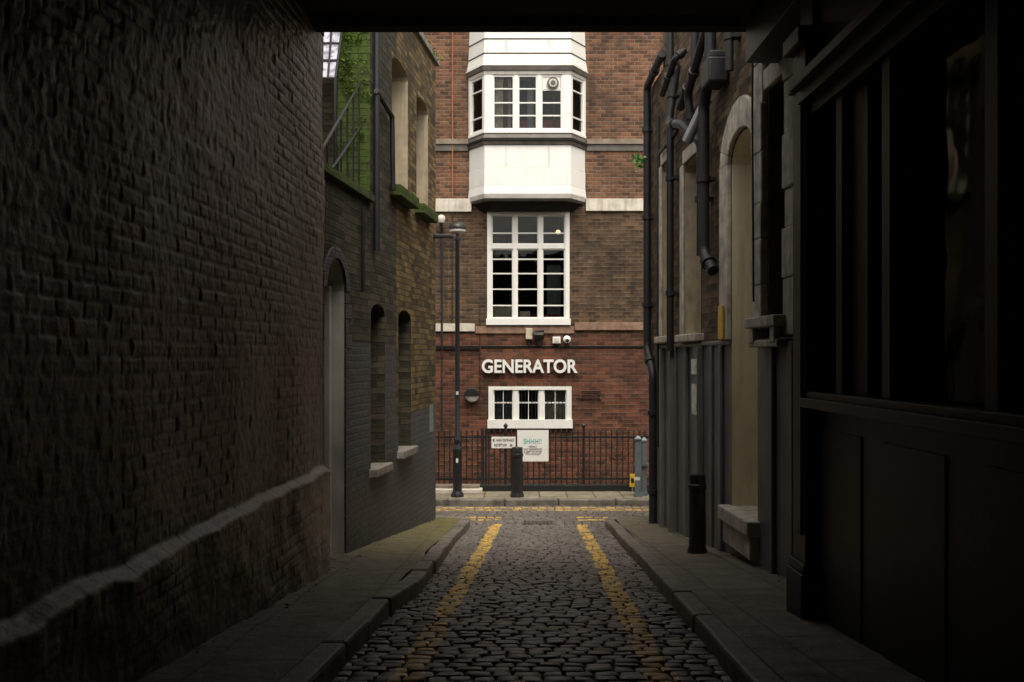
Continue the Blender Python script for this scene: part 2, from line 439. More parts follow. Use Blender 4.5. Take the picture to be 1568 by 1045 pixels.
pavement(-1,lambda y:min(xL(y) if y>8.6 else xW(y),xW(y)) ,'paveL','pavement')
pavement(1,xR,'paveR','pavement')
b=B(); b.box(-14,14,17.77,18.68,-1.3,-.884,'paveF'); b.make('pavement')

b=B()
zc=g(15.3)+.012
b.box(.16,.66,15.18,15.46,zc-.03,zc,'lead')
for i in range(8): b.box(.19+i*.057,.215+i*.057,15.2,15.44,zc+.002,zc+.008,'black')
b.make('drain_cover')
b=B()
for i in range(520):
    sd=random.random()<.5; y=random.uniform(5,14.6)
    if sd: x=(xW(y) if y<8.6 else xL(y)); x+=abs(random.gauss(0,.10))+.01
    else: x=xR(y)-abs(random.gauss(0,.10))-.01
    if random.random()<.3: x=(KL+.03*y+.04+abs(random.gauss(0,.05))) if sd else (KR+.03*y-.04-abs(random.gauss(0,.05))); z=g(y)+.006
    else: z=g(y)+PH+.016
    a=random.uniform(0,6.28); r=random.uniform(.006,.016); u=Vector((math.cos(a)*r,math.sin(a)*r,random.uniform(-.003,.003))); w=Vector((-math.sin(a)*r*.6,math.cos(a)*r*.6,random.uniform(0,.006)))
    c=Vector((x,y,z)); b.poly([c-u,c-w,c+u,c+w],random.choice(['sillst','lead','lead','mossleaf','soffit','paper'] if random.random()<.3 else ['sillst','lead','soffit']))
b.make('leaf_litter',recalc=False)

# ------------------------------------------------------------------ passage (covered archway) building
arch=empty('archway_building')
def vnoise(U,V,sc,seed):
    rs=np.random.RandomState(seed); G=rs.rand(256,256); u=U*sc; v=V*sc
    iu=np.floor(u).astype(int); iv=np.floor(v).astype(int); fu=u-iu; fv=v-iv
    fu=fu*fu*(3-2*fu); fv=fv*fv*(3-2*fv); q=lambda a,c:G[a%256,c%256]
    return q(iu,iv)*(1-fu)*(1-fv)+q(iu+1,iv)*fu*(1-fv)+q(iu,iv+1)*(1-fu)*fv+q(iu+1,iv+1)*fu*fv
ny,nz=470,400
Y=np.linspace(2.9,8.6,ny); Zc=np.linspace(-.5,4.45,nz); U,V=np.meshgrid(Y,Zc,indexing='ij')
U2=U+.010*(vnoise(U,V,4,1)-.5); V2=V+.010*(vnoise(U,V,3,2)-.5)+.02*(vnoise(U,V,.7,9)-.5)
bh=.077; row=np.floor(V2/bh).astype(int); bl=.235
off=np.where(row%2==0,0,.1175); col=np.floor((U2+off)/bl).astype(int)
fv=V2/bh-row; fu=(U2+off)/bl-col
dj=np.minimum(np.minimum(fv,1-fv)*bh,np.minimum(fu,1-fu)*bl)
jt=np.clip(1-dj/.012,0,1); RB=np.random.RandomState(5).rand(512,512); rb=RB[row%512,col%512]; rb2=RB[(row+77)%512,(col+31)%512]
fill=np.clip(vnoise(U,V,2.2,8)*1.8-.35,0.12,1)
h=-.009*(jt**1.1)*fill+.006*(rb-.5)+.005*(vnoise(U,V,18,3)-.5)+.004*(vnoise(U,V,45,4)-.5)+.035*(vnoise(U,V,1.3,6)-.5)
top=.70+.04*(vnoise(U,V,5,12)-.5)
led=np.clip((top-V)/.07,0,1); led=led*led*(3-2*led)
h=h+led*(.075+.03*(vnoise(U,V,5,13)-.5))
X=-1.89+.03*U+h
verts=np.stack([X,U,V],-1).reshape(-1,3)
idx=np.arange(ny*nz).reshape(ny,nz)
F=np.stack([idx[:-1,:-1],idx[1:,:-1],idx[1:,1:],idx[:-1,1:]],-1).reshape(-1,4)
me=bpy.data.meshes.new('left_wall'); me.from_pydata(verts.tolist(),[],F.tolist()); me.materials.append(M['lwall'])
at=me.attributes.new('joint','FLOAT','POINT'); at.data.foreach_set('value',(jt*fill).reshape(-1).astype(np.float32))
at=me.attributes.new('tint','FLOAT','POINT'); at.data.foreach_set('value',rb2.reshape(-1).astype(np.float32))
me.polygons.foreach_set('use_smooth',[True]*len(me.polygons)); me.update()
o=bpy.data.objects.new('left_wall',me); COL.objects.link(o); o.parent=arch
b=B()
last=verts.reshape(ny,nz,3)[-1]
for j in range(nz-1):
    p,q=last[j],last[j+1]; b.poly([tuple(p),(-2.6,8.6,p[2]),(-2.6,8.6,q[2]),tuple(q)],'lwall')
b.make('left_wall_end',arch,recalc=False)
b=B()
b.box(-2.6,-2.0,-6,8.55,-1,4.5,'lwall')  # unseen backing box, added to block light behind the wall sheet
b.box(-2.2,-1.78,-6,2.9,-.5,4.45,'lwall')
b.make('left_wall_and_light_block',arch)
CY=8.3; CZ=4.385
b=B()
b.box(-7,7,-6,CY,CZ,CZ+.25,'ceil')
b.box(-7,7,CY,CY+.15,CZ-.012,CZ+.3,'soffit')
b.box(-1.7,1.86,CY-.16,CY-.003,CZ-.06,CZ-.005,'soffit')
b.box(-7,7,CY-.2,CY+.1,CZ+.301,4.95,'b_soot')  # unseen front above the beam, cut low to let sky light in
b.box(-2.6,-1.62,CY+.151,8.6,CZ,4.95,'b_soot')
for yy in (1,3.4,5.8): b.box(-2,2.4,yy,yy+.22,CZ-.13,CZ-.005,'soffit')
b.box(-7,7,-6.3,-6,-1,4.6,'b_soot')  # unseen end wall behind the camera, added to keep the passage dark
b.make('ceiling',arch)

# ------------------------------------------------------------------ LEFT building
lb=empty('brick_building')
b=B(); z6=1.6
PB=z6+.17
def lm2(s,z):
    if s<12.2: return 'b_grey' if z<PB else 'b_soot'
    if z<z6-.70: return 'b_grey'
    return 'b_yel'
ops_low=[(9.22,9.88,-.6,z6+.97,.28,'whiteD',.30),(10.94,11.6,z6-1.22,z6+.62,.22,'b_soot',.12),(12.3,13.05,z6-1.15,z6+.62,.22,'b_soot',.12)]
ops_up=[(11.95,12.85,z6+2.08,z6+3.7,.26,'tan',.12),(13.4,14.2,z6+2.08,z6+3.6,.26,'tan',.12)]
wall(b,TL,8.6,10.9,-1.1,z6+1.7,ops_low[:1],lm2,cuts_z=(PB,))
wall(b,TL,10.9,14.8,-1.1,z6+4.36,ops_low[1:]+ops_up,lm2,cuts_s=(12.2,),cuts_z=(PB,z6-.70,z6+1.95))
b.poly([(xL(10.9),10.9,z6+1.6),(-1.93,10.9,z6+1.6),(-1.88,10.9,z6+4.36),(xL(10.9),10.9,z6+4.36)],'b_moss')
b.poly([(-1.9,10.9,z6+1.6),(-8,10.9,z6+1.6),(-8,10.9,z6+2.6),(-1.9,10.9,z6+2.2)],'b_soot')
b.poly([(-8,10.9,z6+4.36),(xL(10.9),10.9,z6+4.36),(xL(14.8),14.8,z6+4.36),(-8,14.8,z6+4.36)],'lead')
b.poly([(-8,14.8,-1.2),(xL(14.8),14.8,-1.2),(xL(14.8),14.8,z6+4.36),(-8,14.8,z6+4.36)],'b_yel')
b.poly([(-8,12.4,z6+1.6),(-1.9,12.4,z6+1.6),(-1.9,12.4,z6+4.36),(-8,12.4,z6+4.36)],'b_soot')
b.poly([(-6,8.6,z6+1.7),(xL(8.6),8.6,z6+1.7),(xL(10.9),10.9,z6+1.7),(-6,10.9,z6+1.7)],'lead')
b.make('walls',lb)
b=B()
for o_ in ops_low[1:]+ops_up:
    b.box(o_[0]+.01,o_[1]-.01,-o_[4]-.06,-o_[4]+.0,o_[2],o_[3]-.01,'dark',TL)
    b.box(o_[0]+.02,o_[0]+.07,-o_[4]+.003,-o_[4]+.05,o_[2],o_[3]-.12,'soffit',TL)
    b.box(o_[1]-.07,o_[1]-.02,-o_[4]+.003,-o_[4]+.05,o_[2],o_[3]-.12,'soffit',TL)
    zm=(o_[2]+o_[3])/2; b.box(o_[0]+.07,o_[1]-.07,-o_[4]+.003,-o_[4]+.04,zm-.025,zm+.025,'soffit',TL)
b.make('windows',lb)
b=B()
for o_ in ops_low[1:]: b.box(o_[0]-.08,o_[1]+.06,-.2,.085,o_[2]-.085,o_[2]+.012,'sillst',TL)
b.make('sills_lower',lb,bevel=.012)
b=B()
for o_ in ops_up: b.box(o_[0]-.10,o_[1]+.10,-.24,.13,o_[2]-.13,o_[2]+.004,'b_moss',TL)
b.box(10.85,14.87,-.25,.05,z6+4.365,z6+4.45,'sillst',TL)
b.box(8.6,10.88,-.3,.06,z6+1.705,z6+1.79,'b_moss',TL)
b.box(14.62,14.72,.0,.28,z6+1.78,z6+1.83,'black',TL)
b.make('sills_and_coping',lb,bevel=.01)
b=B()
def clump(c,n,sp,r0,r1):
    for i in range(n):
        p=Vector(c)+Vector([random.gauss(0,k) for k in sp]); a=random.uniform(0,6.28); r=random.uniform(r0,r1)
        u=Vector((math.cos(a),math.sin(a),random.uniform(-.6,.6)))*r; w=Vector((-math.sin(a)*.5,.5*math.cos(a),random.uniform(.3,1)))*r
        b.poly([p-u,p-w*.6,p+u,p+w],'mossleaf')
for o_ in ops_up:
    for k in range(3): clump(TL(random.uniform(o_[0]-.08,o_[1]+.08),random.uniform(.02,.12),o_[2]-.01),22,(.03,.05,.012),.006,.016)
for k in range(52):
    zz=random.uniform(2.9,4.35) if k%3 else random.uniform(2.3,4.3); clump((random.uniform(-1.86,-1.60),10.885,z6+zz),24,(.03,.012,.04),.007,.018)
for k in range(5): clump(TL(random.uniform(13.9,14.85),.04,z6+4.42),20,(.03,.05,.03),.010,.024)
b.make('moss',lb,recalc=False)
b=B()
b.box(9.24,9.86,-.34,-.27,-.6,z6+.96,'green',TL)
b.box(9.225,9.31,-.268,-.20,-.6,z6+.7,'whiteD',TL); b.box(9.79,9.875,-.268,-.12,-.6,z6+.72,'whiteD',TL)
for k in range(9):
    t0=math.pi*k/9; t1=math.pi*(k+1)/9
    pts=[]
    for t,r in ((t0,0),(t1,0),(t1,1),(t0,1)):
        R1=.33 if r==0 else .45; R2=.30 if r==0 else .41
        pts.append((9.55-R1*math.cos(t),z6+.67+R2*math.sin(t)))
    b.prism([TL(p[0],.004,p[1]) for p in pts],[TL(p[0],.03,p[1]) for p in pts],'b_grey')
k=0; z=-.55
while z<z6+.62:
    b.box(9.885,9.885+(.22 if k%2 else .11),.002,.018,z+.006,z+.143,'b_grey',TL); z+=.15; k+=1
b.make('arched_door',lb,bevel=.004)
b=B()
def bar(p,q,r=.014,m='black'): b.tube([p,q],r,m,6)
b.poly([(-2.10,10.15,z6+2.85),(-1.80,10.15,z6+2.85),(-1.84,10.8,z6+3.60),(-2.3,10.8,z6+3.60)],'rooflight')
for t in (0,.25,.5,.75,1): bar((-2.10+.3*t,10.14,z6+2.86),(-2.3+.46*t,10.8,z6+3.62),.012)
for t in (.0,.33,.66,1): bar((-2.10-.2*t,10.14+.66*t,z6+2.86+.75*t),(-1.80-.04*t,10.14+.66*t,z6+2.86+.75*t),.012)
for x in (-1.80,-1.95,-2.08): bar((x,10.15,z6+1.7),(x,10.15,z6+2.86),.02)
bar((-1.66,10.85,z6+3.0),(-1.72,9.0,z6+1.9),.016); bar((-1.64,10.86,z6+2.55),(-1.70,9.4,z6+1.8),.012)
for k in range(6):
    t=k/5; bar((-1.66-.05*t,10.8-1.6*t,z6+2.97-1.0*t),(-1.66-.05*t,10.8-1.6*t,z6+1.75),.01)
bar(TL(10.4,.05,z6+1.6),TL(10.4,.05,z6+.7),.02)
b.make('rooflight_and_railing',lb)
b=B()
b.tube([TL(10.95,.06,z6+2.95),TL(11.7,.06,z6+2.85),TL(11.75,.06,z6+2.0)],.03,'pipe')
b.tube([TL(11.0,.05,z6+4.3),TL(11.0,.05,z6+1.2)],.035,'pipe')
b.make('drainpipe',smooth=True)
b=B(); b.box(14.25,14.50,.004,.02,z6-1.05,z6-.66,'bluegrey',TL); b.make('wall_poster')

# ------------------------------------------------------------------ RIGHT building
rb_=empty('brick_building')
b=B()
PR=z6+.17; TOP=z6+4.5
def rm(s,z):
    if z<(PR if s<13.6 else z6-.62): return 'green2'
    return 'b_right'
rops=[(8.90,9.80,z6-1.45,z6+2.15,.30,'cream',.24),
      (8.0,8.56,z6+.36,z6+2.3,.24,'lead',.0),
      (11.1,12.0,z6+.29,z6+2.34,.24,'tan',.1),
      (12.75,13.42,z6+.30,z6+2.6,.24,'tan',.1)]
wall(b,TR,6.3,14.4,-1.3,z6+3.9,rops,rm,cuts_s=(13.6,),cuts_z=(PR,z6-.62))
b.poly([TR(6.3,0,z6+3.9),TR(13.4,0,z6+3.9),TR(13.4,0,TOP),TR(6.3,0,TOP)],'b_right')
b.poly([(xR(14.4),14.4,-1.3),(9,14.4,-1.3),(9,14.4,z6+3.9),(xR(14.4),14.4,z6+3.9)],'b_right')
b.poly([(xR(13.4),13.4,z6+3.9),(9,13.4,z6+3.9),(9,13.4,TOP),(xR(13.4),13.4,TOP)],'b_right')
b.poly([(xR(13.4),13.4,z6+3.9),(9,13.4,z6+3.9),(9,14.4,z6+3.9),(xR(14.4),14.4,z6+3.9)],'lead')
b.poly([(xR(6.3),6.3,TOP),(9,6.3,TOP),(9,13.4,TOP),(xR(13.4),13.4,TOP)],'lead')
b.make('walls',rb_)
b=B()
for i,o_ in enumerate(rops):
    b.box(o_[0]+.01,o_[1]-.01,-o_[4]-.06,-o_[4]+.0,o_[2],o_[3]-.005,'cream' if i==0 else 'dark',TR)
    if i:
        b.box(o_[0]+.02,o_[0]+.07,-o_[4]+.003,-o_[4]+.05,o_[2],o_[3]-.1,'soffit',TR)
        b.box(o_[1]-.07,o_[1]-.02,-o_[4]+.003,-o_[4]+.05,o_[2],o_[3]-.1,'soffit',TR)
        zm=(o_[2]+o_[3])/2; b.box(o_[0]+.07,o_[1]-.07,-o_[4]+.003,-o_[4]+.04,zm-.025,zm+.025,'soffit',TR)
b.make('windows',rb_)
b=B()
b.box(9.81,10.12,.0,.05,PR+.02,z6+1.93,'pale',TR)
N=10
for k in range(N):
    t0=math.pi*k/N; t1=math.pi*(k+1)/N; pts=[]
    for t,r in ((t0,0),(t1,0),(t1,1),(t0,1)):
        pts.append((9.35-(.455+.29*r*(1 if math.cos(t)<0 else .3))*math.cos(t),z6+1.915+(.25+.30*r)*math.sin(t)))
    b.prism([TR(p[0],.002,p[1]) for p in pts],[TR(p[0],.052,p[1]) for p in pts],'pale')
b.box(8.82,9.90,-.3,.12,z6-1.58,z6-1.445,'pale',TR)
b.box(8.88,9.84,-.3,.08,z6-1.80,z6-1.583,'pale',TR)
zz=PR+.02; k=0
while zz<z6+3.3:
    hgt=random.uniform(.30,.46)
    b.box(8.575+random.uniform(-.01,.01),8.885,.0,.06+random.uniform(-.012,.012),zz,zz+hgt-.005,'pale',TR)
    b.box(7.66-(.04 if k%2 else 0),7.985+random.uniform(-.01,.01),.0,.06+random.uniform(-.015,.015),zz,zz+hgt-.005,'pale',TR)
    zz+=hgt; k+=1
b.box(7.99,8.57,.0,.05,z6+2.303,z6+2.48,'pale',TR)
b.box(7.90,8.76,-.2,.16,z6+.265,z6+.355,'pale',TR)
b.box(7.96,8.08,.085,.14,z6+.13,z6+.262,'pale',TR); b.box(8.56,8.68,.085,.14,z6+.13,z6+.262,'pale',TR)
b.box(7.92,8.74,.0,.13,z6+.10,z6+.16,'pale',TR)
for o_ in rops[2:]:
    b.box(o_[0]-.1,o_[1]+.08,-.2,.11,o_[2]-.09,o_[2]-.003,'pale',TR)
    b.box(o_[0]-.02,o_[1]+.02,.0,.03,o_[3]+.002,o_[3]+.16,'pale',TR)
    b.box(o_[1]+.002,o_[1]+.16,.0,.035,o_[2],o_[3],'pale',TR)
b.make('stone_surrounds',rb_,bevel=.012)
b=B()
for s,w,o_ in ((13.25,.14,.06),(12.45,.10,.10),(11.75,.12,.05),(11.0,.24,.075),(10.55,.10,.03),(10.1,.12,.04),(8.35,.10,.04),(7.75,.12,.06)):
    b.box(s,s+w,.0,o_,-1.2,PR-.03,'green2',TR)
b.box(6.62,8.89,.0,.03,PR-.03,PR+.018,'green2',TR); b.box(9.81,13.59,.0,.03,PR-.03,PR+.018,'green2',TR)
b.make('plinth_casings',rb_,bevel=.015)
def pipe(pts,r,m='pipe',name='drainpipe',collars=True):
    bb=B(); P=[Vector(TR(*p)) for p in pts]
    Q=[P[0]]
    for i in range(1,len(P)-1):
        a,c,e=P[i-1],P[i],P[i+1]; k=min(.10,(a-c).length*.4,(e-c).length*.4)
        s0=c+(a-c).normalized()*k; s1=c+(e-c).normalized()*k
        for t in (0,.25,.5,.75,1): Q.append((1-t)**2*s0+2*t*(1-t)*c+t*t*s1)
    Q.append(P[-1]); bb.tube(Q,r,m,14)
    if collars:
        for i in range(len(P)-1):
            L=(P[i+1]-P[i]).length; d=(P[i+1]-P[i]).normalized(); n=max(1,int(L/1.1))
            for k in range(n):
                c=P[i]+d*(L*(k+.5)/n); bb.tube([c-d*.035,c-d*.03,c+d*.03,c+d*.035],[r*1.05,r*1.35,r*1.35,r*1.05],m,14)
                if abs(d.z)>.8: bb.box(c.x-.0,c.x+.12,c.y-.06,c.y+.06,c.z-.015,c.z+.015,m)
    bb.make(name,smooth=True)
pipe([(13.2,.05,z6+4.05),(14.25,.07,z6+3.9),(14.25,.07,z6+.15),(13.9,.05,z6-.2),(13.9,.05,-.8)],.055)
pipe([(12.4,.10,z6+4.4),(12.4,.10,z6+.1)],.045)
pipe([(11.9,.12,z6+3.5),(11.9,.22,z6+2.8),(11.2,.22,z6+2.65),(10.6,.12,z6+2.3),(10.6,.12,z6+1.1)],.05)
pipe([(10.1,.14,z6+4.4),(10.1,.14,z6+3.0),(10.4,.14,z6+2.65),(10.4,.14,z6+1.1),(10.15,.1,z6+.9)],.06)
pipe([(9.6,.08,z6+3.6),(9.5,.10,z6+3.4),(9.5,.10,z6+2.75)],.04)
pipe([(11.6,.08,z6+3.6),(11.6,.2,z6+3.5),(12.4,.2,z6+3.3)],.04)
pipe([(11.0,.1,z6+4.4),(11.0,.1,z6+3.2),(11.5,.16,z6+2.9)],.05)
pipe([(9.75,.12,z6+3.7),(10.3,.2,z6+3.2),(10.9,.2,z6+2.9),(10.9,.14,z6+2.4)],.045)
pipe([(10.4,.1,z6+2.72),(10.62,.27,z6+2.32)],.055,'galv','vent_pipe',False)
pipe([(8.72,.09,z6+3.2),(8.75,.09,z6+2.2),(8.71,.09,z6+.5)],.010,'black','cable',False)
pipe([(13.55,.04,z6+3.3),(13.55,.04,z6-1.2)],.02,'pipe','cable',False)
pipe([(13.3,.07,z6+2.75),(12.4,.07,z6+2.75),(12.05,.07,z6+2.8)],.025)
b=B()
b.box(9.85,10.2,.02,.22,z6+2.75,z6+3.0,'pipe',TR); b.box(9.9,10.15,.0,.19,z6+3.0,z6+3.08,'pipe',TR); b.make('rainwater_hopper',bevel=.02)
b=B()
b.box(9.88,10.06,.060,.075,z6+.20,z6+.53,'yellow',TR); b.box(9.91,10.03,.05,.06,z6+.27,z6+.46,'galv',TR); b.make('warning_sign',bevel=.004)
b=B(); b.box(11.0,11.26,.080,.086,z6-.17,z6-.0,'paper',TR); b.make('wall_poster')
b=B(); b.box(11.0,11.24,.080,.086,z6-.62,z6-.28,'paper',TR); b.make('wall_poster')
b=B()
pc=Vector(TR(14.3,.12,z6+2.85))
for i in range(70):
    p=pc+Vector((random.gauss(0,.05)-.05,random.gauss(0,.05),random.gauss(0,.05))); a=random.uniform(0,6.28); r=random.uniform(.018,.036)
    u=Vector((math.cos(a),math.sin(a),random.uniform(-.5,.5)))*r; w=Vector((-math.sin(a)*.3,.3*math.cos(a),random.uniform(.4,1)))*r
    b.poly([p-u,p-w*.6,p+u,p+w],'leaf')
for i in range(5): b.tube([pc+Vector((.06,0,-.05)),pc+Vector((random.uniform(-.06,.03),random.uniform(-.05,.05),random.uniform(0,.08)))],.003,'leaf',5)
b.make('wall_plant',recalc=False)

# ------------------------------------------------------------------ SHOPFRONT
sf=empty('shopfront')
TS=lambda s,o,z:(1.86+.004*s-o,s,z)
b=B()
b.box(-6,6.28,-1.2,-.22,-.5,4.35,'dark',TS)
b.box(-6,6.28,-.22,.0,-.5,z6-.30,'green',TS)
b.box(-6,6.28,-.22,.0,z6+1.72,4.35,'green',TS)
b.box(6.43,8.15,-.5,-.02,z6+2.42,4.35,'green',TS)
b.box(-6,6.20,-.05,.10,z6-.298,z6-.24,'green',TS)
b.box(-6,6.20,-.05,.07,z6-.24,z6-.20,'green',TS)
b.box(-6,6.2,.0,.16,z6+1.66,z6+1.718,'green',TS); b.box(-6,6.2,.0,.11,z6+1.58,z6+1.66,'green',TS); b.box(-6,6.2,.0,.05,z6+1.50,z6+1.58,'green',TS)
for s in (5.62,4.90,3.8,2.7,1.6): b.box(s,s+.11,-.16,.02,z6-.2,z6+1.5,'green',TS)
b.box(5.32,5.62,-.14,-.02,z6-.2,z6+1.5,'green',TS)
for s in (5.35,4.3,3.2,2.1):
    b.box(s,s+.72,.0,.008,-.1,z6-.42,'green',TS)
b.make('frame',sf,bevel=.006)
b=B(); b.box(-6,6.1,-.125,-.12,z6-.19,z6+1.49,'glass',TS); b.make('glass',sf)
b=B()
b.box(6.14,6.42,-.4,.075,-.4,z6+1.95,'green',TS)
b.box(6.11,6.45,-.4,.11,-.4,z6-1.33,'green',TS); b.box(6.12,6.44,-.4,.095,z6-1.33,z6-1.27,'green',TS)
b.box(6.10,6.46,-.4,.13,z6+1.951,z6+2.05,'green',TS); b.box(6.12,6.44,-.4,.10,z6+1.7,z6+1.75,'green',TS)
b.box(6.14,6.42,-.4,.03,z6+2.051,4.35,'green',TS)
b.box(6.19,6.37,.075,.09,z6-1.1,z6+1.6,'green',TS)
b.make('pilaster',sf,bevel=.012)

# ------------------------------------------------------------------ FACADE building (elevation drawn at 76.2 units per metre)
U=1/76.2
fx=lambda u:(u-784)*U
fz=lambda v:1.6+(550-v)*U
fb=empty('brick_building')
b=B()
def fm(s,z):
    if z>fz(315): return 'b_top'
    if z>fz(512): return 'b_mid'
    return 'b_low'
TW=(fx(746),fx(872),fz(498),fz(325)); LW=(fx(748),fx(875),fz(655),fz(592))
xc=.305
fops=[(TW[0],TW[1],TW[2],TW[3],.12,'whiteD',0),(LW[0],LW[1],LW[2],LW[3],.10,'whiteD',0),(xc-.80,xc+.80,6.02,7.2,.3,'dark',0)]
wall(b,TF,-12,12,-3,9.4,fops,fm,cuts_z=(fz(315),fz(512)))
b.poly([(-12,20.02,9.4),(12,20.02,9.4),(12,30,9.4),(-12,30,9.4)],'lead')
b.box(-12,12,22.6,22.8,-3,9.3,'dark')
b.box(-12,-11.8,20.1,22.6,-3,9.3,'dark'); b.box(11.8,12,20.1,22.6,-3,9.3,'dark')
b.make('walls',fb)
b=B()
b.box(-12,fx(722),0,.05,fz(325),fz(305),'stone',TF); b.box(fx(897),12,0,.05,fz(324),fz(305),'stone',TF)
b.box(-12,fx(727),0,.045,fz(508),fz(496),'stone',TF)
b.make('stone_band',fb,bevel=.008)
b=B()
b.box(-12,fx(717),0,.07,fz(222),fz(214),'stoneD',TF); b.box(fx(898),12,0,.07,fz(222),fz(214),'stoneD',TF)
b.box(-12,fx(717),0,.035,fz(232),fz(222.2),'lead',TF); b.box(fx(898),12,0,.035,fz(232),fz(222.2),'lead',TF)
b.box(fx(880),12,0,.05,fz(506),fz(494),'pink',TF); b.box(fx(728),fx(879),0,.03,fz(511),fz(500),'pink',TF)
b.box(-12,fx(735),0,.03,fz(536),fz(530),'soffit',TF); b.box(fx(737),12,0,.02,fz(533),fz(530),'soffit',TF)
b.make('string_courses',fb,bevel=.006)

tall=B(); x0,x1,z0,z1=TW
fw=.085
tall.box(x0,x0+fw,-.11,.035,z0,z1,'white',TF); tall.box(x1-fw,x1,-.11,.035,z0,z1,'white',TF)
tall.box(x0+fw,x1-fw,-.11,.03,z1-.06,z1,'white',TF); tall.box(x0-.02,x1+.02,-.11,.07,z0-.0,z0+.13,'white',TF)
zt=fz(378)
for u in (788.5,827.5): tall.box(fx(u)-.035,fx(u)+.035,-.10,.015,z0+.13,z1-.06,'white',TF)
tall.box(x0+fw,x1-fw,-.10,.01,zt-.04,zt+.04,'white',TF)
cols=[(x0+fw,fx(788.5)-.035),(fx(788.5)+.035,fx(827.5)-.035),(fx(827.5)+.035,x1-fw)]
for a,c in cols:
    for v in (357,397,419,443,468):
        tall.box(a,c,-.08,-.035,fz(v)-.013,fz(v)+.013,'white',TF)
    for q0,q1 in ((z0+.13,zt-.04),(zt+.04,z1-.06)):
        for e0,e1 in ((a,a+.025),(c-.025,c)): tall.box(e0,e1,-.085,-.02,q0,q1,'white',TF)
        tall.box(a+.025,c-.025,-.085,-.022,q0,q0+.03,'white',TF); tall.box(a+.025,c-.025,-.085,-.022,q1-.025,q1,'white',TF)
tall.box(x0,x1,-.068,-.064,z0,z1,'glass',TF)
tall.make('tall_window',fb)
low=B(); x0,x1,z0,z1=LW
low.box(x0,x0+.10,-.1,.035,z0,z1,'white',TF); low.box(x1-.10,x1,-.1,.035,z0,z1,'white',TF)
low.box(x0+.1,x1-.1,-.1,.03,z1-.07,z1,'white',TF); low.box(x0-.02,x1+.02,-.1,.08,z0-.01,z0+.16,'white',TF)
for u in (789.5,829): low.box(fx(u)-.05,fx(u)+.05,-.09,.015,z0+.16,z1-.07,'white',TF)
cols=[(x0+.1,fx(789.5)-.05),(fx(789.5)+.05,fx(829)-.05),(fx(829)+.05,x1-.1)]
for a,c in cols:
    low.box(a,c,-.08,-.03,fz(617)-.013,fz(617)+.013,'white',TF)
    for k in range(1,6): low.box(a+(c-a)*k/6-.006,a+(c-a)*k/6+.006,-.02,-.006,z0+.16,z1-.07,'white' if k==3 else 'black',TF)
    for e0,e1 in ((a,a+.02),(c-.02,c)): low.box(e0,e1,-.085,-.025,z0+.16,z1-.07,'white',TF)
low.box(x0,x1,-.068,-.064,z0,z1,'glass',TF)
low.box(cols[0][0],cols[0][1],-.3,-.28,z0,z1,'bluegrey',TF); low.box(cols[2][0]+.04,cols[2][1],-.3,-.28,z0,z1,'curtain',TF)
low.make('low_window',fb)
b=B(); b.lathe((fx(857),D+.7,fz(349)),[(.0,-.05),(.04,-.03),(.05,0),(.04,.03),(0,.05)],'bulb'); b.lathe((fx(857),D+.7,fz(349)),[(.006,.05),(.006,.9)],'black'); b.make('interior_lamp',fb)
b=B()
b.box(fx(840),fx(862),-.9,-.88,fz(487),fz(400),'bluegrey',TF); b.box(fx(752),fx(785),-.6,-.5,fz(490),fz(468),'curtain',TF); b.box(fx(792),fx(860),-1.2,-.5,fz(492),fz(480),'red',TF)
b.box(fx(796),fx(812),-.3,-.2,fz(487),fz(476),'curtain',TF)
b.make('room_furniture',fb)

def prof(off,z):
    return [(xc-1.17-off,D+.02,z),(xc-.84-off*.6,D-.5-off,z),(xc+.84+off*.6,D-.5-off,z),(xc+1.17+off,D+.02,z)]
def slab(bb,z0,z1,o0,o1,m): bb.prism(prof(o0,z0),prof(o1,z1),m)
bay=B()
slab(bay,4.56,4.70,-.22,-.08,'soffit'); slab(bay,4.702,4.745,-.02,.02,'lead')
slab(bay,4.747,4.83,.01,.03,'whiteD'); slab(bay,4.832,5.00,.028,.012,'white'); slab(bay,5.002,5.35,.010,.010,'white')
slab(bay,5.354,5.79,.004,.004,'white'); slab(bay,5.792,5.86,.03,.055,'lead'); slab(bay,5.862,5.92,.075,.06,'soffit'); slab(bay,5.922,6.02,.05,.01,'lead')
slab(bay,6.022,6.075,.03,.03,'white')
slab(bay,7.17,7.24,.02,.03,'whiteD'); slab(bay,7.242,7.33,.055,.075,'lead'); slab(bay,7.332,7.37,.08,.06,'whiteD')
slab(bay,7.372,7.57,.055,.022,'white'); slab(bay,7.574,7.592,.035,.035,'lead'); slab(bay,7.594,7.86,.022,.010,'white'); slab(bay,7.862,7.88,.024,.024,'lead'); slab(bay,7.882,8.4,.010,-.006,'white'); slab(bay,8.404,9.2,-.01,-.01,'white')
for x in (xc-.42,xc+.42):
    bay.box(x-.006,x+.006,D-.514,D-.495,5.36,5.785,'whiteD')
    bay.box(x-.006,x+.006,D-.53,D-.495,7.61,7.85,'whiteD')
bay.make('bay_panels',fb,bevel=.005)
bw=B()
def seg(p,q):
    p=Vector(p);q=Vector(q);d=(q-p).normalized(); n=Vector((d.y,-d.x)); L=(q-p).length
    return (lambda s,o,z:(p.x+d.x*s+n.x*o,p.y+d.y*s+n.y*o,z)),L
zb,zt=6.075,7.17
T1,L1=seg((xc-.84,D-.5),(xc+.84,D-.5))
def casement(T,a,c,rows):
    bw.box(a,a+.03,-.06,-.005,zb,zt,'white',T); bw.box(c-.03,c,-.06,-.005,zb,zt,'white',T)
    bw.box(a+.03,c-.03,-.06,-.007,zb,zb+.05,'white',T); bw.box(a+.03,c-.03,-.06,-.007,zt-.04,zt,'white',T)
    for r in rows: bw.box(a+.03,c-.03,-.055,-.015,r-.012,r+.012,'white',T)
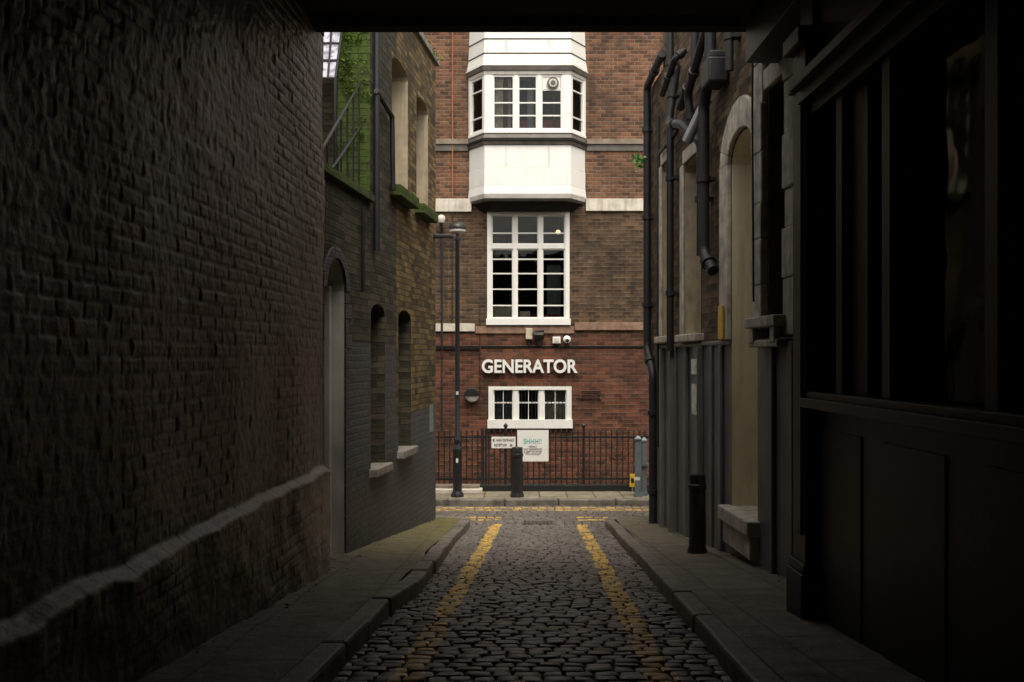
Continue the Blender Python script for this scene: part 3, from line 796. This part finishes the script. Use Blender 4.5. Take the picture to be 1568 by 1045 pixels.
rows=[zb+(zt-zb)*k for k in (.27,.50,.75)]
bw.box(0,.16,-.08,.012,zb,zt,'white',T1); bw.box(L1-.16,L1,-.08,.012,zb,zt,'white',T1)
ms=[.16,.16+(L1-.32)/3,.16+2*(L1-.32)/3,L1-.16]
for m_ in ms[1:3]: bw.box(m_-.035,m_+.035,-.07,.01,zb,zt,'white',T1)
casement(T1,ms[0],ms[1]-.035,rows); casement(T1,ms[1]+.035,ms[2]-.035,rows); casement(T1,ms[2]+.035,ms[3],rows)
bw.box(0,L1,-.045,-.041,zb,zt,'glass',T1)
for P,Q,ca,cb in (((xc-1.17,D),(xc-.84,D-.5),.12,.50),((xc+.84,D-.5),(xc+1.17,D),.10,.34)):
    T2,L2=seg(P,Q)
    bw.box(0,.07,-.06,.008,zb,zt,'white',T2); bw.box(L2-.07,L2,-.06,.008,zb,zt,'white',T2)
    casement(T2,.07,L2-.07,[rows[0],rows[2]]); bw.box(0,L2,-.045,-.041,zb,zt,'glass',T2)
    n=8
    for k in range(n):
        s=ca+(cb-ca)*k/n; e=ca+(cb-ca)*(k+1)/n; oo=-.075-.02*(k%2); o2=-.075-.02*((k+1)%2)
        bw.poly([T2(s,oo,zb),T2(e,o2,zb),T2(e,o2,zt),T2(s,oo,zt)],'curtain')
fc=Vector(T1(ms[2]+.27,.0,zt-.17))
bw.tube([fc+Vector((0,.03,0)),fc+Vector((0,-.03,0))],[.115,.115],'lead',20); bw.tube([fc+Vector((0,-.032,0)),fc+Vector((0,-.05,0))],[.085,.08],'whiteD',20); bw.tube([fc+Vector((0,-.052,0)),fc+Vector((0,-.06,0))],[.05,.045],'lead',20)
bw.box(ms[2]+.07,ms[3]-.035,-.03,-.02,zt-.31,zt-.04,'white',T1)
def curt(a,c,m):
    n=10
    for k in range(n):
        s=a+(c-a)*k/n; e=a+(c-a)*(k+1)/n; oo=-.10-.03*(k%2); o2=-.10-.03*((k+1)%2)
        bw.poly([T1(s,oo,zb),T1(e,o2,zb),T1(e,o2,zt),T1(s,oo,zt)],m)
curt(.18,.36,'curtain'); curt(.37,.44,'red'); curt(.45,.52,'curtain'); curt(1.34,1.38,'red')
bw.box(.45,1.6,-.3,-.25,zb,zb+.26,'red',T1); bw.box(.84,.96,-.2,-.18,zb+.1,zt-.25,'bluegrey',T1)
bw.make('bay_windows',fb)
b=B()
b.tube([TF(fx(677),.06,fz(343)),TF(fx(677),.06,fz(525))],.022,'pipe'); b.tube([TF(fx(677),.06,fz(525)),TF(fx(677),.06,fz(660))],.012,'pipe')
b.make('drainpipe',smooth=True)
b=B(); b.tube([TF(fx(693),.03,9.3),TF(fx(693),.03,fz(326))],.016,'copper',8); b.tube([TF(fx(693),.03,fz(326)),TF(fx(693),.03,fz(530))],.010,'pipe',8); b.tube([TF(-12,.035,fz(541)),TF(fx(735),.035,fz(541))],.008,'black',6)
b.tube([TF(fx(851),.02,fz(526)),TF(fx(851),.02,fz(530))],.008,'black',6); b.tube([TF(fx(735),.02,fz(470)),TF(fx(735),.02,fz(600)),TF(fx(727),.02,fz(604))],.007,'black',6)
b.make('cable')
b=B(); b.box(fx(888),fx(921),.002,.02,fz(612),fz(597),'b_low',TF)
for k in range(5): b.box(fx(890),fx(919),.02,.026,fz(611)+k*.035,fz(611)+k*.035+.014,'soffit',TF)
b.make('air_vent',fb)

def text(body,u0,u1,v0,v1,yoff,m,name,parent=None,bold=.012,ext=.02):
    c=bpy.data.curves.new(name,'FONT'); c.body=body; c.align_x='CENTER'; c.align_y='CENTER'; c.size=1; c.extrude=ext; c.offset=bold
    c.materials.append(M[m]); o=bpy.data.objects.new(name,c); COL.objects.link(o); o.rotation_euler=(math.pi/2,0,0)
    bpy.context.view_layer.update(); w,h=o.dimensions[0],o.dimensions[1]
    W=(u1-u0); H=(v1-v0); o.scale=(W/w,H/h,1)
    bb=[Vector(x) for x in o.bound_box]; cx=(bb[0].x+bb[6].x)/2; cy=(bb[0].y+bb[6].y)/2
    o.location=((u0+u1)/2-cx*W/w,yoff,(v0+v1)/2-cy*H/h)
    if parent: o.parent=parent
    return o
text('GENERATOR',fx(738),fx(884),fz(571.5),fz(550.5),D-.06,'white','building_name_letters',None,.028,.03)

b=B()
c=Vector(TF(fx(723),0,fz(606)))
b.tube([c,c+Vector((0,-.05,0)),c+Vector((0,-.12,0)),c+Vector((0,-.15,0))],[.13,.135,.12,.06],'white',24)
bb_=[]
for k in range(11):
    t=math.pi*k/10; bb_.append((c.x+.155*math.cos(t),c.z+.155*math.sin(t)))
b.prism([(p[0],c.y-.01,p[1]) for p in bb_],[(p[0],c.y-.19,p[1]) for p in bb_],'black')
b.make('wall_lamp',bevel=.01)
b=B()
c=Vector(TF(fx(677),.22,fz(338)))
b.lathe(c,[(0,-.10),(.06,-.075),(.075,-.03),(.08,.01),(.065,.055),(.03,.08),(0,.085)],'whiteD'); b.lathe(c,[(.03,-.17),(.045,-.09)],'black')
b.tube([c+Vector((0,0,-.15)),c+Vector((0,.1,-.22)),c+Vector((0,.22,-.22))],.016,'black',8); b.make('wall_lamp',smooth=True)
b=B(); b.box(fx(805),fx(815),.0,.10,fz(520),fz(503),'beige',TF); b.box(fx(808),fx(812),.0,.03,fz(531),fz(520.2),'pipe',TF); b.make('alarm_box',bevel=.01)
b=B()
b.hexa([TF(fx(818),.10,fz(521)),TF(fx(833),.10,fz(519)),TF(fx(833),.03,fz(519)),TF(fx(818),.03,fz(521)),TF(fx(817),.22,fz(509)),TF(fx(832),.22,fz(507)),TF(fx(833),.07,fz(505)),TF(fx(818),.07,fz(507))],'black')
b.box(fx(823),fx(828),.0,.06,fz(530),fz(518),'black',TF)
b.box(fx(817),fx(832),.20,.23,fz(514),fz(510),'lead',TF)
b.make('floodlight',bevel=.006)
b=B(); b.box(fx(846),fx(858),.0,.09,fz(526),fz(516),'white',TF); b.box(fx(848),fx(856),.09,.10,fz(524),fz(518),'whiteD',TF); b.make('junction_box',bevel=.01)
b=B(); c=Vector(TF(fx(868),0,fz(520)))
b.tube([c,c+Vector((0,-.04,.0)),c+Vector((0,-.06,0))],[.075,.075,.05],'white',18); b.tube([c+Vector((0,-.06,-.01)),c+Vector((0,-.12,-.03))],[.05,.05],'white',16); b.tube([c+Vector((0,-.121,-.03)),c+Vector((0,-.13,-.034))],[.038,.03],'black',16); b.make('security_camera',smooth=True)

# ------------------------------------------------------------------ railings
fn=empty('iron_railings'); yF=18.75
b=B()
b.box(-12,12,yF-.07,yF+.07,-1.4,-.76,'black'); b.make('plinth',fn,bevel=.01)
b=B()
zb_,zt_=-.76,.245
for z in (zt_-.12,zb_+.1): b.box(-9,9,yF-.012,yF+.012,z-.018,z+.018,'black')
x=-6.0
i=0
while x<6:
    if i%14==0:
        b.tube([(x,yF,zb_),(x,yF,zt_+.06)],.024,'black',8); b.lathe((x,yF,zt_+.06),[(.024,0),(.04,.02),(.04,.05),(.0,.09)],'black',10)
    else:
        b.tube([(x,yF,zb_),(x,yF,zt_-.02)],.011,'black',6); b.lathe((x,yF,zt_-.03),[(.009,0),(.017,.02),(.0,.07)],'black',6)
    x+=.105; i+=1
for xx in (-.565,-.49): b.box(xx-.02,xx+.02,yF-.03,yF+.03,zb_,zt_+.05,'black')
b.make('bars',fn)
b=B(); b.box(-12,12,18.82,19.98,-2.5,-2.3,'paveF'); b.box(-12,12,18.69,18.81,-2.5,-1.41,'b_low'); b.make('basement_area')
b=B()
b.box(-1.62,-.55,18.3,18.6,-.884,-.80,'stone'); b.box(-1.58,-.6,18.45,18.66,-.799,-.74,'stoneD'); b.make('stone_step',bevel=.012)

def sgn(name,u0,u1,v0,v1,yy):
    b=B(); b.box(u0,u1,yy,yy+.012,v0,v1,'white'); b.box(u0+.03,u0+.06,yy+.012,yF,v0+.05,v0+.08,'galv'); b.box(u1-.06,u1-.03,yy+.012,yF,v1-.08,v1-.05,'galv')
    return b.make(name,bevel=.002)
ry=lambda v:1.6+(550-v)/81.7
rx=lambda u:(u-784)/81.7
s1=sgn('direction_sign',rx(752.5),rx(789.5),ry(687),ry(669.5),yF-.05)
text('NIGHT ENTRANCE',rx(760),rx(787),ry(676.5),ry(672.5),yF-.053,'ink','sign_text',s1,.0,.002)
text('RECEPTION',rx(757),rx(776),ry(684),ry(680),yF-.053,'ink','sign_text',s1,.0,.002)
text('<',rx(754.5),rx(757.5),ry(677),ry(672),yF-.053,'ink','arrow',s1,.03,.002)
text('>',rx(781),rx(784.5),ry(685),ry(680),yF-.053,'ink','arrow',s1,.03,.002)
s2=sgn('notice_sign',rx(792),rx(840),ry(707),ry(659),yF-.08)
text('SHHH!!',rx(802),rx(829),ry(680),ry(672),yF-.083,'teal','sign_text',s2,.0,.002)
text('RESPECT\nOUR NEIGHBOURS\n& KEEP THE NOISE\nTO A MINIMUM',rx(802),rx(830),ry(697),ry(683),yF-.083,'ink','sign_text',s2,-.01,.002)
# ------------------------------------------------------------------ street lamp
z0=-.884; lx,ly=-.985,17.95
b=B()
b.lathe((lx,ly,z0),[(.115,0),(.115,.05),(.085,.09),(.08,.12),(.078,.80),(.09,.83),(.09,.87),(.06,.93),(.055,.98),(.066,1.0),(.066,1.04),(.045,1.08),(.043,2.3),(.038,4.6),(.045,4.62),(.045,4.66),(.028,4.70),(.028,4.74),(.10,4.79),(.155,4.82),(.16,4.86),(.13,4.91),(.07,4.95),(.02,4.97),(.0,4.98)],'black',20)
b.box(lx-.03,lx+.03,ly-.088,ly-.075,z0+.25,z0+.65,'black')
sl_=b.make('street_lamp',smooth=True)
b=B(); b.lathe((lx,ly,z0),[(.03,4.742),(.09,4.745),(.145,4.775),(.15,4.815),(.02,4.816)],'whiteD',20); b.make('lamp_glass',sl_,smooth=True)
b=B(); b.box(lx-.02,lx+.02,ly-.09,ly-.08,z0+.62,z0+.70,'paper'); b.box(lx-.022,lx+.022,ly-.055,ly-.045,z0+1.84,z0+1.9,'paper'); b.make('number_plate',sl_)
def bollard(x,y,z,h,r,n=20,name='bollard'):
    b=B(); b.lathe((x,y,z),[(r*1.18,-.1),(r*1.18,.03),(r*1.02,.06),(r,.1),(r*.97,h*.80),(r*1.08,h*.81),(r*1.08,h*.86),(r*.97,h*.87),(r*.97,h-.03),(r*.88,h-.008),(r*.5,h),(0,h+.004)],'black',n)
    return b.make(name,smooth=True)
bollard(.093,17.95,z0,.90,.105)
bollard(1.86,10.0,g(10.0)+PH,.80,.085)
b=B()
def sq(x,y,h,w):
    b.box(x-w,x+w,y-w*.8,y+w*.8,z0,z0+h,'bluegrey'); b.box(x-w*1.25,x+w*1.25,y-w,y+w,z0+h,z0+h+.03,'bluegrey'); b.box(x-w*1.3,x+w*1.3,y-w*1.1,y+w*1.1,z0,z0+.06,'bluegrey')
    b.prism([(x-w*1.2,y-w,z0+h+.03),(x+w*1.2,y-w,z0+h+.03),(x+w*1.2,y+w,z0+h+.03),(x-w*1.2,y+w,z0+h+.03)],[(x-w*.3,y-w*.3,z0+h+.08),(x+w*.3,y-w*.3,z0+h+.08),(x+w*.3,y+w*.3,z0+h+.08),(x-w*.3,y+w*.3,z0+h+.08)],'bluegrey')
sq(2.27,17.95,1.02,.055); sq(2.40,18.1,.98,.045)
b.box(2.2,2.5,18.02,18.05,z0+.55,z0+.60,'bluegrey'); b.box(2.20,2.30,17.9,17.905,z0+.3,z0+.36,'paper')
b.make('gate_post',bevel=.008)
b=B(); b.prism([(2.19,18.55,z0+.10),(2.30,18.55,z0+.10),(2.30,18.58,z0+.10),(2.19,18.58,z0+.10)],[(2.20,18.55,z0+.34),(2.29,18.55,z0+.34),(2.29,18.58,z0+.34),(2.20,18.58,z0+.34)],'yellow'); b.box(2.22,2.27,18.543,18.549,z0+.18,z0+.26,'black'); b.box(2.235,2.255,18.56,18.575,z0,z0+.1,'galv'); b.make('hydrant_marker',bevel=.004)

# ------------------------------------------------------------------ light
w=bpy.data.worlds.new('World'); S.world=w; w.use_nodes=True; nt=w.node_tree; nt.nodes.clear()
sky=nt.nodes.new('ShaderNodeTexSky'); sky.sky_type='NISHITA'; sky.sun_disc=False; sky.sun_elevation=math.radians(62); sky.sun_rotation=math.radians(165)
sky.air_density=1.0; sky.dust_density=4; sky.ozone_density=1
hs=nt.nodes.new('ShaderNodeHueSaturation'); hs.inputs['Saturation'].default_value=.15; hs.inputs['Value'].default_value=2.1
wm=nt.nodes.new('ShaderNodeMix'); wm.data_type='RGBA'; wm.blend_type='MULTIPLY'; wm.inputs[0].default_value=1; wm.inputs[7].default_value=(1,.965,.89,1)
bg=nt.nodes.new('ShaderNodeBackground'); bg.inputs[1].default_value=.15; out=nt.nodes.new('ShaderNodeOutputWorld')
nt.links.new(sky.outputs[0],hs.inputs['Color']); nt.links.new(hs.outputs[0],wm.inputs[6]); nt.links.new(wm.outputs[2],bg.inputs[0]); nt.links.new(bg.outputs[0],out.inputs[0])
ld=bpy.data.lights.new('sun','SUN'); ld.energy=1.5; ld.angle=math.radians(35); ld.color=(1,.94,.84)
lo=bpy.data.objects.new('sun',ld); COL.objects.link(lo)
el,az=math.radians(62),math.radians(165)
dirv=Vector((math.sin(az)*math.cos(el),math.cos(az)*math.cos(el),math.sin(el)))
lo.rotation_euler=dirv.to_track_quat('Z','Y').to_euler()

cam=bpy.data.cameras.new('camera'); co=bpy.data.objects.new('camera',cam); COL.objects.link(co)
co.location=(0,0,1.6); co.rotation_euler=(math.pi/2,0,0); cam.lens=35; cam.sensor_width=36; cam.shift_y=27.5/1568
cam.clip_start=.05; cam.clip_end=600; S.camera=co
